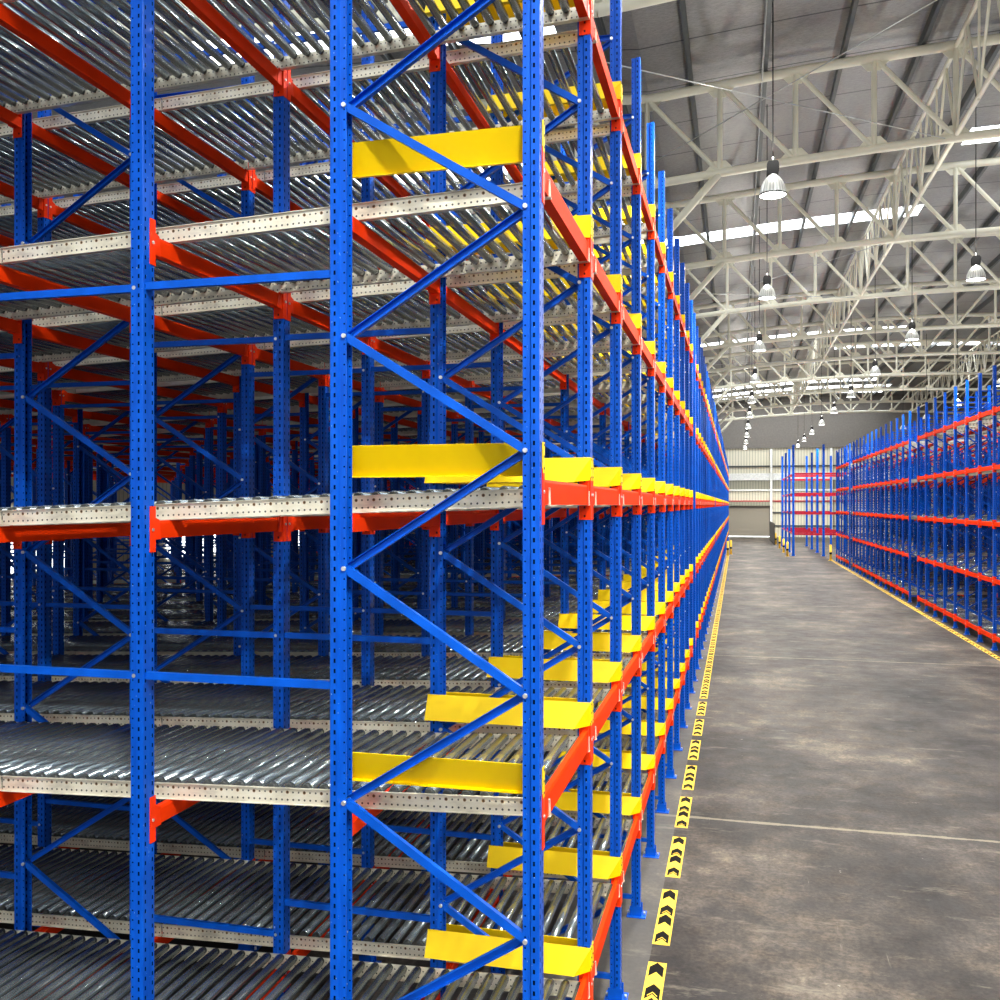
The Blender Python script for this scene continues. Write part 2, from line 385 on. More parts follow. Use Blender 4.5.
# ------------------------------------------------------------------ rack element meshes
def post_mb(h, foot=True):
    b = MB(); t = .004
    o = [(-.0375,-.033),(-.006,-.033),(.002,-.045),(.0345,-.045),(.0375,-.042),(.0375,.042),(.0345,.045),(.002,.045),(-.006,.033),(-.0375,.033)]
    inn = [(-.0375,.033-t),(-.008,.033-t),(.0005,.045-t),(.0335,.045-t),(.0335,-.045+t),(.0005,-.045+t),(-.008,-.033+t),(-.0375,-.033+t)]
    b.prism(o+inn, 'z', .006, h)
    # prism caps of a concave section are fine as n-gons
    if foot:
        b.quadbox(-.075, .085, -.075, .075, 0, .008, 1)
        b.quadbox(-.05, .05, -.051, -.046, .0, .09, 1); b.quadbox(-.05, .05, .046, .051, .0, .09, 1)
        for sx in (-.062, .07):
            b.tube((sx, 0, .008), (sx, 0, .03), .010, 6, 2)
    return b
HP = 7.38
def foot_mb():
    b = MB(); b.quadbox(-.075, .085, -.075, .075, 0, .008, 0)
    b.quadbox(-.05, .05, -.051, -.046, .0, .09, 0); b.quadbox(-.05, .05, .046, .051, .0, .09, 0)
    for sx in (-.062, .07): b.tube((sx, 0, .008), (sx, 0, .03), .010, 6, 1)
    return b
POSTM = [M['post'], M['blue'], M['bolt']]
post_mesh = post_mb(HP).mesh('post', POSTM)
bare_post = post_mb(HP, False).mesh('post', POSTM); foot_mesh = foot_mb().mesh('foot_plate', [M['blue'], M['bolt']])
rpost_mesh = post_mb(6.92).mesh('post', POSTM)
# bracing nodes: local origin midway between the posts; the aisle post at x=+.44, back post at x=-.44
NA = [hs(v, .99) for v in (.66, 1.70, 2.743, 3.787, 4.832, 5.875, 6.92)]
NB = [hs(v, .99) for v in (.17, 1.18, 2.223, 3.268, 4.314, 5.353, 6.40)]
XA, XB = .44-.026, -.44+.026
def brace_segments(top):
    seg = []
    seq = []
    for nb_, na_ in zip(NB, NA): seq += [(XB, nb_), (XA, na_)]
    seq = [s for s in seq if s[1] < top]
    for p, q in zip(seq, seq[1:]): seg.append((p, q))
    seg.append(((XA, .17), (XB, .17)))
    seg.append(((XA, seq[-1][1]+.03), (XB, seq[-1][1]+.03)))
    return seg, seq
def brace_mb(p, q, k):
    b = MB()
    w = .036
    yy = -.012 if k % 2 else .012
    b.channel((p[0], yy, p[1]), (q[0], yy, q[1]), w, .026, .003, side=(-1 if k % 2 else 1))
    return b
def bolt_mb():
    b = MB(); b.tube((0, -.043, 0), (0, .043, 0), .0105, 8); return b
bolt_mesh = bolt_mb().mesh('bolt', M['bolt'])
def bolts_mb(seq):
    b = MB()
    for (x, z) in seq: b.add(bolt_mb(), lambda v: (v[0]+x, v[1], v[2]+z))
    return b
def frame_kit(top, pm, h):
    seg, seq = brace_segments(top)
    kit = {'post': pm, 'braces': [brace_mb(p, q, k).mesh('brace', M['blue']) for k, (p, q) in enumerate(seg)],
           'bolts': seq}
    b = MB()
    for k, (p, q) in enumerate(seg): b.add(brace_mb(p, q, k))
    nb = MB().add(b); nb.add(bolts_mb(seq), None, 1)
    kit['bracing'] = nb.mesh('bracing', [M['blue'], M['bolt']])
    full = MB(); ph = post_mb(h, True)
    full.add(ph, lambda v: (v[0]+.44, v[1], v[2])); full.add(ph, lambda v: (-v[0]-.44, -v[1], v[2]))
    b2 = MB().add(b); b2.m = [1]*len(b2.m); full.add(b2)
    kit['mb'] = full
    return kit
FK = frame_kit(7.1, post_mesh, HP)
RK = frame_kit(6.5, rpost_mesh, 6.92)
POSTS_MB = {0: post_mb(HP), 1: post_mb(6.92)}
tie_mb_ = {}
def tie_mb(length):
    k = round(length, 3)
    if k not in tie_mb_:
        b = MB(); b.channel((-length/2, 0, 0), (length/2, 0, 0), .035, .026, .003, side=-1)
        b2 = MB()
        for s in (-1, 1): b2.tube((s*(length/2-.012), -.02, 0), (s*(length/2-.012), -.012, 0), .01, 8)
        c = MB().add(b); c.add(b2, None, 1)
        tie_mb_[k] = (c, c.mesh('spacer_bar', [M['blue'], M['bolt']]))
    return tie_mb_[k]

# beam: runs along +y from the face of one post to the next; z=0 is its top; web side +x
BL = 1.4 - .09
def beam_body(h):
    b = MB()
    sec = [(-.022, -h), (.028, -h), (.028, -.012), (.024, 0), (-.002, 0), (-.002, -.022), (-.022, -.022)]
    b.prism(sec, 'y', .045+.002, .045+BL-.002)
    return b
def conn_mb(h, up, dn, s, pin=True):
    """end connector: s=+1 at the near post (plate on its +y face), s=-1 at the far post"""
    b = MB()
    y0 = .045 if s > 0 else 1.4-.045
    b.quadbox(-.026, .041, min(y0, y0+s*.004), max(y0, y0+s*.004), -h-dn, up)
    yy = sorted((y0+s*.004, y0-s*.040)); b.quadbox(.0378, .0415, yy[0], yy[1], -h-dn, up)
    ys = sorted((y0+s*.004, y0+s*.055)); b.prism([(y0+s*.004, -h-.006), (y0+s*.062, -h-.006), (y0+s*.048, .004), (y0+s*.004, .02)], 'x', .0285, .0315)
    if pin: b.add(pin_mb(h, s))
    return b
def pin_mb(h, s):
    y0 = .045 if s > 0 else 1.4-.045
    return MB().tube((.0415, y0-s*.02, -h*.5), (.047, y0-s*.02, -h*.5), .008, 6, 1)
BEAMK = {}
for key, (h, up, dn, mat) in {'A': (.11, .045, .085, M['orange']), 'B': (.085, .07, .065, M['orange']), 'R': (.11, .05, .06, M['orange'])}.items():
    body = beam_body(h); c1 = conn_mb(h, up, dn, 1); c2 = conn_mb(h, up, dn, -1)
    full = MB().add(body); full.add(c1, None, 1); full.add(c2, None, 1)
    BEAMK[key] = {'body': body.mesh('beam', mat), 'c': (c1.mesh('connector', [M['conn'], M['bolt']]), c2.mesh('connector', [M['conn'], M['bolt']])),
                  'mb': full, 'full': full.mesh('load_beam', [mat, M['conn'], M['bolt']])}

# roller bed: origin at its aisle end, on the near plane, z=0 = top of the rails; runs to -x (PER long)
RP, RR = PER/33, .026
YR0, YR1 = .205, 1.4-.06
def rail_mb(yc, s):
    b = MB(); t = .003; w = .034; h = .08
    a = -PER+.006; e = -.0
    # C channel, web on the outer side s; local z from 0 (bottom) to .08
    ys = sorted((yc, yc+s*t)); b.quadbox(a, e, ys[0], ys[1], 0, h)
    ys = sorted((yc, yc-s*.020)); b.quadbox(a, e, ys[0], ys[1], 0, t)
    ys = sorted((yc+s*t, yc+s*.014)); b.quadbox(a, e, ys[0], ys[1], 0, t); b.quadbox(a, e, ys[0], ys[1], h-t, h)
    return b
def roller_mb(n, caps=True):
    b = MB()
    b.tube((0, YR0+.006, 0), (0, YR1-.006, 0), RR, n)
    return b
NROLL = 33
rail_meshes = (rail_mb(YR0, -1).mesh('rail', M['rail']), rail_mb(YR1, 1).mesh('rail', M['rail']))
def roller_unit():
    b = MB(); b.tube((0, YR0+.030, 0), (0, YR1-.030, 0), RR, 16); b.tube((0, YR0+.008, 0), (0, YR0+.03, 0), RR*.82, 12, 1); b.tube((0, YR1-.03, 0), (0, YR1-.008, 0), RR*.82, 12, 1)
    b.tube((0, YR0+.002, 0), (0, YR1-.002, 0), .0075, 6, 1)
    return b
roller_mesh = roller_unit().mesh('roller', [M['roller'], M['dark']])
RZ = -.008
def bed_mb(n):
    b = MB()
    b.add(rail_mb(YR0, -1), lambda v: (v[0], v[1], v[2]-.08)); b.add(rail_mb(YR1, 1), lambda v: (v[0], v[1], v[2]-.08))
    r = roller_mb(n)
    for k in range(NROLL): b.add(r, lambda v, k=k: (v[0]-RP*(k+.5), v[1], v[2]+RZ), 1)
    return b
BED_MB = bed_mb(8); BED_MB_LO = bed_mb(5)
# the rails' hole pattern reads object z from the rail bottom, so the one-mesh bed keeps plain galvanised rails
M['rail2'] = paint('galvanised_rail_plain', (.60, .57, .47), .4, .35, var=.2)
bed_mesh = BED_MB.mesh('roller_bed', [M['rail2'], M['roller']])

# yellow entry guide on one side of an upright frame: origin on the frame's aisle post centre, z=0 = beam top
def guide_mb(s):
    import bmesh
    t0 = s*.046; t1 = s*.112; z0, z1 = .018, .158; xl, xr, xc = -.93, .042, -.045
    pts = {'T0': (xl, t0, z1), 'T1': (xr, t0, z1), 'B0': (xl, t1, z0), 'B1': (xc, t1, z0), 'C': (xr, t0, z0+.01),
           'P0': (xl, s*.085, z0-.004), 'P1': (xc, s*.085, z0-.004)}
    b = MB()
    b.poly([pts['T0'], pts['T1'], pts['B1'], pts['B0']]); b.poly([pts['T1'], pts['C'], pts['B1']])
    b.poly([pts['B0'], pts['B1'], pts['P1'], pts['P0']])
    me = b.mesh('tmp', M['yellow']); bm = bmesh.new(); bm.from_mesh(me)
    bmesh.ops.remove_doubles(bm, verts=bm.verts, dist=1e-5)
    bmesh.ops.recalc_face_normals(bm, faces=bm.faces)
    bmesh.ops.solidify(bm, geom=bm.faces[:], thickness=.004)
    bm.verts.index_update()
    out = MB(); out.v = [tuple(v.co) for v in bm.verts]; out.f = [tuple(v.index for v in f.verts) for f in bm.faces]
    out.m = [0]*len(out.f); out.sm = [False]*len(out.f); bm.free(); bpy.data.meshes.remove(me)
    ys = sorted((t0, s*.008)); out.quadbox(.0385, .0425, ys[0], ys[1], z0+.008, z1)
    out.quadbox(xl, -.86, min(t0, s*.05), max(t0, s*.05), z0+.01, z1)
    for k in range(3):
        out.tube((.0425, s*.026, z0+.028+.05*k), (.045, s*.026, z0+.028+.05*k), .006, 6, 1)
    return out
GK = {}
for s in (1, -1):
    g = guide_mb(s); GK[s] = (g, g.mesh('pallet_guide', [M['yellow'], M['dark']]))

# ------------------------------------------------------------------ enumerate repeats, choose individuals
class Kind:
    """candidates of one kind; individuals by visibility, the remainder in one object"""
    def __init__(s, name, most): s.name = name; s.c = []; s.most = most
    def add(s, *a): s.c.append(a)
    def split(s):
        v = VIS.get(s.name)
        if PROBE or v is None: return list(range(len(s.c))), []
        idx = [int(t, 36) for t in v.split()][:s.most]
        st = set(idx); return idx, [i for i in range(len(s.c)) if i not in st]
PROBEMAP = {}
def reg(o, kind, i):
    if PROBE: PROBEMAP[o.name] = (kind, i)
    return o
YGR = 'yellow-guide rack'
def posw(m, what='frame'):
    return 'at the aisle edge' if m == 0 else '%s %s in from aisle' % (ORD[m], what)

KF = Kind('frame', 300); KP = Kind('post', 300); KB = Kind('beam', 300); KD = Kind('bed', 300); KG = Kind('guide', 300); KT = Kind('tie', 300)
for p, (yy, blk) in enumerate(PL):
    for m in range(NM):
        La = line_L(3*m)
        if La > .95*yy + 2.5 or (yy > 66.8 and m > 1): continue
        KF.add('L', p, m); KP.add('L', p, m)
        for g in (0, 1):
            for hz in range(4): KT.add('L', p, m, g, hz)
for p, (yy, blk) in enumerate(PR):
    for m in range(NR):
        KF.add('R', p, m); KP.add('R', p, m)
        for g in (0, 1):
            for hz in range(3): KT.add('R', p, m, g, hz)
for p in range(len(PL)-1):
    if PL[p][1] != PL[p+1][1]: continue
    for i in range(3*NM):
        if line_L(i) > .95*PL[p][0] + 2.5 or (PL[p][0] > 66.8 and i > 3): continue
        for lev in range(5): KB.add('L', p, i, lev)
    for m in range(NM):
        if line_L(3*m) > .95*PL[p][0] + 2.5 or (PL[p][0] > 66.8 and m > 0): continue
        for lev in range(5): KD.add('L', p, m, lev)
    for lev in range(5):
        for s in (1, -1): KG.add('L', p if s > 0 else p+1, s, lev)
for p in range(len(PR)-1):
    if PR[p][1] != PR[p+1][1]: continue
    for i in range(3*NR):
        for lev in range(5): KB.add('R', p, i, lev)
    for m in range(NR):
        for lev in range(5): KD.add('R', p, m, lev)

def rot_mover(x, y, z, a=0, ry=0):
    ca, sa, cr, sr = cos(a), sin(a), cos(ry), sin(ry)
    def f(v):
        X, Y, Z = v
        X, Z = X*cr + Z*sr, -X*sr + Z*cr
        return (X*ca - Y*sa + x, X*sa + Y*ca + y, Z + z)
    return f
def area_of(p, m=0):  # how a label names the reach of the rack when rows are too far to count
    return 'beyond the sixteenth row'

def mass(name, parts, mats, label, cat):
    if not parts: return
    b = MB()
    for mb, mv in parts: b.add(mb, mv)
    o = link(name, b.mesh(name, mats)); tag(o, label, cat, None, 'stuff')

# frames
ind, rest = KF.split()
def frame_pose(side, p, m):
    if side == 'L':
        L = (line_L(3*m)+line_L(3*m+1))/2
        return (-L, PL[p][0], 0), 0, -BAKE*L
    X = RX0 + PER*m + .44
    return (X, PR[p][0], 0), pi, .06
def near_frame(side, p, m): return side == 'L' and (p <= 4 and m <= 3 or p <= 9 and m == 0 or p <= 2 and m <= 4)
for i in ind:
    side, p, m = KF.c[i]; loc, rz, dz = frame_pose(side, p, m)
    kit = FK if side == 'L' else RK
    e = link('upright_frame', None, None, loc, (0, 0, rz))
    if side == 'L':
        if p < 16 and m < 3: tag(e, 'blue braced upright frame, %s row from the camera, %s, %s' % (ORD[p], posw(m), YGR), 'rack frame', 'upright frames of the yellow-guide rack')
        elif p < 16: tag(e, 'blue braced upright frame deep inside the yellow-guide rack, three or more frames in', 'rack frame', 'upright frames deep inside the yellow-guide rack')
        elif m == 0: tag(e, 'blue braced upright frame at the aisle edge of yellow-guide rack beyond the sixteenth row', 'rack frame', 'far upright frames of the yellow-guide rack')
        else: tag(e, 'blue upright frame behind the aisle row of yellow-guide rack beyond the sixteenth row', 'rack frame', 'far inner frames of the yellow-guide rack')
    else:
        if m == 0 and p < 9: tag(e, 'blue frame facing the aisle, %s row before the gap, rack without yellow guides' % ORD[8-p], 'rack frame', 'upright frames of the rack across the aisle')
        elif m == 0: tag(e, 'blue frame facing the aisle past the gap, rack without yellow guides', 'rack frame', 'frames past the gap across the aisle')
        else: tag(e, 'blue frame inside the rack without yellow guides, behind its aisle row', 'rack frame', 'inner frames of the rack across the aisle')
    nf = near_frame(side, p, m)
    for px, pr in ((.44, 0), (-.44, pi)):
        po = reg(link('post', bare_post if nf else kit['post'], e, (px, 0, 0), (0, 0, pr)), 'frame', i)
        if nf: reg(link('foot_plate', foot_mesh, po), 'frame', i)
    if near_frame(side, p, m):
        for k in kit['braces']: reg(link('brace', k, e, (0, 0, dz)), 'frame', i)
        for (bx, bz) in kit['bolts']: reg(link('bolt', bolt_mesh, e, (bx, 0, bz+dz)), 'frame', i)
    else: reg(link('bracing', kit['bracing'], e, (0, 0, dz)), 'frame', i)
mass('upright_frames', [((FK if KF.c[i][0] == 'L' else RK)['mb'], rot_mover(*frame_pose(*KF.c[i])[0], frame_pose(*KF.c[i])[1])) for i in rest],
     POSTM, 'remaining blue upright frames packed deep within both racks', 'rack frames')
# single posts
ind, rest = KP.split()
def post_pose(side, p, m):
    if side == 'L': return (-line_L(3*m+2), PL[p][0], 0), 0
    return (RX0 + line_L(3*m+2) - L0, PR[p][0], 0), pi
for i in ind:
    side, p, m = KP.c[i]; loc, rz = post_pose(side, p, m)
    o = link('single_post', post_mesh if side == 'L' else rpost_mesh, None, loc, (0, 0, rz))
    if side == 'L' and p < 12 and m < 3:
        tag(o, 'single blue slotted post, %s row from the camera, behind the %s braced frame in' % (ORD[p], ORD[m]), 'rack post', 'single posts of the yellow-guide rack')
    elif side == 'L' and p < 12: tag(o, 'single blue slotted post deep inside the yellow-guide rack, in a dense row', 'rack post', 'single posts deep inside the yellow-guide rack')
    elif side == 'L': tag(o, 'single blue slotted post in yellow-guide rack, beyond the twelfth row', 'rack post', 'far single posts of the yellow-guide rack')
    else: tag(o, 'single blue post inside the rack without yellow guides', 'rack post', 'single posts of the rack across the aisle')
    reg(o, 'post', i)
mass('single_posts', [(POSTS_MB[0 if KP.c[i][0] == 'L' else 1], rot_mover(*post_pose(*KP.c[i])[0], post_pose(*KP.c[i])[1])) for i in rest],
     POSTM, 'remaining single blue posts packed deep within both racks', 'rack posts')
# spacer bars
TH = {'L': ((1.10, 2.755, 4.60, 6.44), (.91, 2.765, 4.605, 6.44)), 'R': ((1.1, 2.755, 4.6), (.9, 2.765, 4.6))}
ind, rest = KT.split()
def tie_pose(side, p, m, g, hz):
    a, b = (line_L(3*m+1), line_L(3*m+2)) if g == 0 else (line_L(3*m+2), line_L(3*m+3))
    L = (a+b)/2; ln = b-a-.02
    z = TH[side][g][hz]
    if side == 'L': return (-L, PL[p][0]-.014, z-BAKE*L), 0, ln
    return (RX0+L-L0, PR[p][0]-.014, z+.06), 0, ln
for i in ind:
    c = KT.c[i]; side, p, m, g, hz = c; loc, rz, ln = tie_pose(*c)
    o = link('spacer_bar', tie_mb(ln)[1], None, loc)
    if side == 'L' and p < 8 and m < 2:
        tag(o, 'blue spacer bar, %s row from the camera, %s height up, %s gap from the aisle' % (ORD[p], ORD[hz], ORD[2*m+g]), 'spacer bar', 'spacer bars of the yellow-guide rack')
    elif side == 'L': tag(o, 'blue horizontal spacer bar deep among the posts of the yellow-guide rack', 'spacer bar', 'deep spacer bars of the yellow-guide rack')
    else: tag(o, 'blue horizontal spacer bar inside the rack without yellow guides', 'spacer bar', 'spacer bars of the rack across the aisle')
    reg(o, 'tie', i)
def _tie(i):
    loc, rz, ln = tie_pose(*KT.c[i]); return tie_mb(ln)[0], rot_mover(*loc)
mass('spacer_bars', [_tie(i) for i in rest], [M['blue'], M['bolt']], 'remaining blue spacer bars between posts deep within both racks', 'spacer bars')
# beams
ind, rest = KB.split()
def beam_pose(side, p, i, lev):
    if side == 'L':
        back = (i % 3 == 1)
        return (-line_L(i), PL[p][0], beam_top(i, lev)), back, ('A' if i == 0 else 'B')
    return (RX0+line_L(i)-L0, PR[p][0], rbeam_top(i, lev)), i % 3 != 1, 'R'
def mirror(mb):
    o = MB(); o.v = [(-v[0], v[1], v[2]) for v in mb.v]; o.f = [tuple(reversed(f)) for f in mb.f]; o.m = mb.m; o.sm = mb.sm; return o
for k in list(BEAMK):
    kk = BEAMK[k]; mats = list(kk['full'].materials)
    mf = mirror(kk['mb'])
    BEAMK[k+'m'] = {'mb': mf, 'full': mf.mesh('load_beam', mats)}
    h, up, dn = {'A': (.11, .045, .085), 'B': (.085, .07, .065), 'R': (.11, .05, .06)}[k]
    BEAMK[k+'m']['body'] = mirror(beam_body(h)).mesh('beam', mats[0])
    BEAMK[k+'m']['c'] = tuple(mirror(conn_mb(h, up, dn, s)).mesh('connector', mats[1:]) for s in (1, -1))
def near_beam(side, p, i): return side == 'L' and (p <= 3 and i <= 5 or i == 0 and p <= 9)
for n in ind:
    side, p, i, lev = KB.c[n]; loc, back, kk = beam_pose(side, p, i, lev)
    if back: kk += 'm'
    K = BEAMK[kk]
    if near_beam(side, p, i):
        e = link('load_beam', None, None, loc)
        for nm, me in (('beam', K['body']), ('connector', K['c'][0]), ('connector', K['c'][1])): reg(link(nm, me, e), 'beam', n)
    else: e = reg(link('load_beam', K['full'], None, loc), 'beam', n)
    if side == 'L':
        if i == 0 and p < 16: tag(e, 'orange aisle-face beam with yellow guides, %s level, %s bay from the camera' % (LEVN[lev], ORD[p]), 'rack beam', 'orange beams along the aisle face of the yellow-guide rack')
        elif i == 0: tag(e, 'orange aisle-face beam on yellow-guide rack beyond the sixteenth bay, %s level' % LEVN[lev], 'rack beam', 'far orange aisle-face beams on %s level' % LEVN[lev])
        elif p < 6 and i < 9: tag(e, 'orange beam under the rollers, %s level, %s bay from camera, %s post line in' % (LEVN[lev], ORD[p], ORD[i]), 'rack beam', 'orange beams inside the yellow-guide rack')
        else: tag(e, 'orange beam deep under the rollers of the yellow-guide rack, %s level' % LEVN[lev], 'rack beam', 'deep orange beams on %s level' % LEVN[lev])
    else:
        if i == 0 and p < 9: tag(e, 'orange aisle-face beam without guides, %s level, %s bay before the gap' % (LEVN[lev], ORD[7-p]), 'rack beam', 'beams along the face of the rack across the aisle')
        elif i == 0: tag(e, 'orange aisle-face beam past the gap in rack without guides, %s level' % LEVN[lev], 'rack beam', 'far face beams across the aisle, %s level' % LEVN[lev])
        else: tag(e, 'orange beam inside the rack without yellow guides, %s level' % LEVN[lev], 'rack beam', 'inner beams across the aisle, %s level' % LEVN[lev])
def _beam(n):
    loc, back, kk = beam_pose(*KB.c[n]); return BEAMK[kk+('m' if back else '')]['mb'], rot_mover(*loc)
mass('load_beams', [_beam(n) for n in rest], [M['orange'], M['conn'], M['bolt']], 'remaining orange beams deep within both racks', 'rack beams')
# roller beds
ind, rest = KD.split()
RY = -(DEC+BAKE)
def bed_pose(side, p, m, lev):
    if side == 'L':
        L = L0-.035+PER*m
        return (-L, PL[p][0], BT[lev]-.035-DEC*(L-L0)-BAKE*L), RY
    X = RX0-.035+PER*(m+1)
    return (X, PR[p][0], RT[lev]-.035+.03*PER*(m+1)), -.03
def near_bed(side, p, m, lev): return side == 'L' and (p <= 1 and m <= 2 or p == 2 and m <= 1 or p == 3 and m == 0)
for n in ind:
    side, p, m, lev = KD.c[n]; loc, ry = bed_pose(side, p, m, lev)
    if near_bed(side, p, m, lev):
        e = link('roller_bed', None, None, loc, (0, ry, 0))
        for me in rail_meshes: reg(link('rail', me, e, (0, 0, -.08)), 'bed', n)
        for k in range(NROLL): reg(link('roller', roller_mesh, e, (-RP*(k+.5), 0, RZ)), 'bed', n)
    else: e = reg(link('roller_bed', bed_mesh, None, loc, (0, ry, 0)), 'bed', n)
    if side == 'L':
        if p < 10 and m < 3: tag(e, 'steel roller bed, %s level, %s bay from the camera, %s' % (LEVN[lev], ORD[p], 'beside the aisle' if m == 0 else '%s section in' % ORD[m]), 'roller bed', 'roller beds of the yellow-guide rack')
        else: tag(e, 'steel roller bed in the depths of yellow-guide rack, %s level' % LEVN[lev], 'roller bed', 'deep roller beds on %s level' % LEVN[lev])
    else: tag(e, 'pale steel roller bed inside the rack without yellow guides, %s level' % LEVN[lev], 'roller bed', 'roller beds across the aisle, %s level' % LEVN[lev])
def _bed(n):
    loc, ry = bed_pose(*KD.c[n]); return BED_MB_LO, rot_mover(*loc, 0, ry)
mass('roller_beds', [_bed(n) for n in rest if KD.c[n][2] < 5 and (KD.c[n][1] < 24 or KD.c[n][2] < 2)], [M['rail2'], M['roller']], 'remaining steel roller beds deep within both racks', 'roller beds')
# guides
ind, rest = KG.split()
def guide_pose(side, p, s, lev): return (-L0, PL[p][0], BT[lev]-BAKE*L0)
for n in ind:
    side, p, s, lev = KG.c[n]
    o = link('pallet_guide', GK[s][1], None, guide_pose(*KG.c[n]))
    if p < 16: tag(o, 'yellow steel pallet guide, %s level, %s face of the %s row of posts' % (LEVN[lev], 'camera-facing' if s < 0 else 'rear', ORD[p]), 'pallet guide', 'yellow pallet guides along the aisle')
    else: tag(o, 'yellow steel pallet guide beyond the sixteenth row of posts, %s level' % LEVN[lev], 'pallet guide', 'far yellow pallet guides on %s level' % LEVN[lev])
    reg(o, 'guide', n)
mass('pallet_guides', [(GK[KG.c[n][2]][0], rot_mover(*guide_pose(*KG.c[n]))) for n in rest], [M['yellow'], M['dark']], 'remaining small yellow pallet guides at the far end of the aisle face', 'pallet guides')

# ------------------------------------------------------------------ middle rack at the far end
MX = (3.77, 5.75, 7.7); MY = (67.3, 72.4, 77.6, 83.2)
mid_post = post_mb(6.95)
def fat(v): return (v[0]*2.1, v[1]*1.7, v[2])
mid_post = post_mb(7.66)
mid_mb = MB().add(mid_post, fat); mid_me = mid_mb.mesh('single_post', POSTM)
ROWW = ['front', 'second', 'third', 'rearmost']
for a, xx in enumerate(MX):
    for b_, yy in enumerate(MY):
        o = link('single_post', mid_me, None, (xx, yy, 0), (0, 0, pi))
        tag(o, 'tall blue post of the small end-wall rack, %s line from aisle, %s row' % (ORD[a], ROWW[b_]), 'rack post', 'posts of the small rack by the end wall')
bm_ = MB().quadbox(.05, 1.93, -.025, .025, -.07, .07); bm_.quadbox(.045, .06, -.04, .04, -.14, .1); bm_.quadbox(1.92, 1.935, -.04, .04, -.14, .1)
mid_beam = bm_.mesh('load_beam', M['crimson'])
for a in range(2):
    for b_, yy in enumerate(MY):
        for c, z in enumerate((1.5, 2.92, 4.28, 5.65)):
            if b_ == 2 and c % 2: continue
            o = link('load_beam', mid_beam, None, (MX[a], yy, z))
            tag(o, 'crimson beam across the small end-wall rack, %s level, %s row, %s bay from the aisle' % (LEVN[c], ROWW[b_], ORD[a]), 'rack beam', 'crimson beams of the small rack by the end wall')
by_ = MB().quadbox(-.025, .025, .06, 5.04, -.05, .05); by_me = by_.mesh('load_beam', M['crimson'])
for b_ in range(3):
    for c, z in enumerate((1.5, 2.92, 4.28, 5.65)):
        o = link('load_beam', by_me, None, (MX[0], MY[b_], z)); tag(o, 'crimson beam along the aisle side of end-wall rack, %s level, %s bay' % (LEVN[c], ORD[b_]), 'rack beam', 'aisle-side crimson beams of the small rack')

# ------------------------------------------------------------------ floor, markings, posts guards
f = MB().poly([(-34, -30, 0), (60, -30, 0), (60, 107, 0), (-34, 107, 0)])
struct('floor', f, M['floor'])
def strip_mesh(ln, w=.14, mirror_=False):
    b = MB(); b.quadbox(-w/2, w/2, 0, ln, .0005, .003, 0)
    def chev(y0, t, ww, m_=1, z=.0038):
        b.poly([(-ww, y0, z), (0, y0+ww*1.4, z), (0, y0+ww*1.4+t, z), (-ww, y0+t, z)], m_)
        b.poly([(0, y0+ww*1.4, z), (ww, y0, z), (ww, y0+t, z), (0, y0+ww*1.4+t, z)], m_)
    for fr in (.03, .32, .50, .80):
        chev(ln*fr-.01, .150, .054)
    for fr in (.03, .50): # thin inner chevrons
        chev(ln*fr+.035, .014, .036, 0, .0044)
    return b.mesh('warning_strip', [M['mark_y'], M['mark_k']])
SM = strip_mesh(1.10)
yy = 6.17; n = 0
while yy < 66:
    o = link('warning_strip', SM, None, (-.593, yy, 0))
    if n < 14: tag(o, 'yellow floor strip with black chevrons by yellow-guide rack, %s along from the camera' % ORD[n], 'floor marking', 'chevron strips beside the yellow-guide rack')
    else: tag(o, 'yellow floor strip with black chevrons, far along the yellow-guide rack', 'floor marking', 'far chevron strips beside the yellow-guide rack')
    yy += 1.4 if yy < 16 else 1.16; n += 1
yy = 20.2; n = 0
while yy < 62:
    o = link('warning_strip', SM, None, (5.83, yy, 0), (0, 0, 0))
    if yy < 35.5: tag(o, 'yellow floor strip with black chevrons before the gap, rack without guides, %s along' % ORD[n], 'floor marking', 'near chevron strips across the aisle')
    else: tag(o, 'yellow floor strip with black chevrons past the gap, rack without guides', 'floor marking', 'far chevron strips across the aisle')
    yy += 1.16; n += 1
def bollard(x, y, label):
    b = MB(); b.tube((0, 0, .01), (0, 0, .95), .075, 14); b.lathe([(.075, .95), (.06, .99), (.0, 1.01)], 14); b.quadbox(-.13, .13, -.13, .13, 0, .012)
    e = link('bollard', b.mesh('bollard', M['mark_y']), None, (x, y, 0)); tag(e, label, 'bollard', 'yellow guard posts')
    band = MB().tube((0, 0, .38), (0, 0, .52), .0765, 14); link('band', band.mesh('band', M['mark_k']), e)
bollard(-.62, 66.6, 'yellow guard post at the far corner of the yellow-guide rack')
bollard(-.42, 68.4, 'yellow guard post a step beyond the far corner of the yellow-guide rack')
bollard(5.75, 62.3, 'yellow guard post at the far corner of rack without guides')
for k, yb in enumerate((66.6, 72.0, 78.6, 86.5)):
    bollard(3.35, yb, 'yellow guard post beside the small end-wall rack, %s from the front' % ORD[k])
pf = MB()
for k in range(8): pf.quadbox(-.03, .03, -.03+1.7*k, .03+1.7*k, 0, 1.9)
e = link('partition_panel', pf.mesh('partition_post', M['dark']), None, (3.15, 84, 0))
tag(e, 'low dark grey partition standing beside the small end-wall rack', 'partition')
pp = MB().quadbox(-.02, .02, 0, 11.9, .1, 1.85); link('infill_panel', pp.mesh('infill_panel', M['purlin']), e)

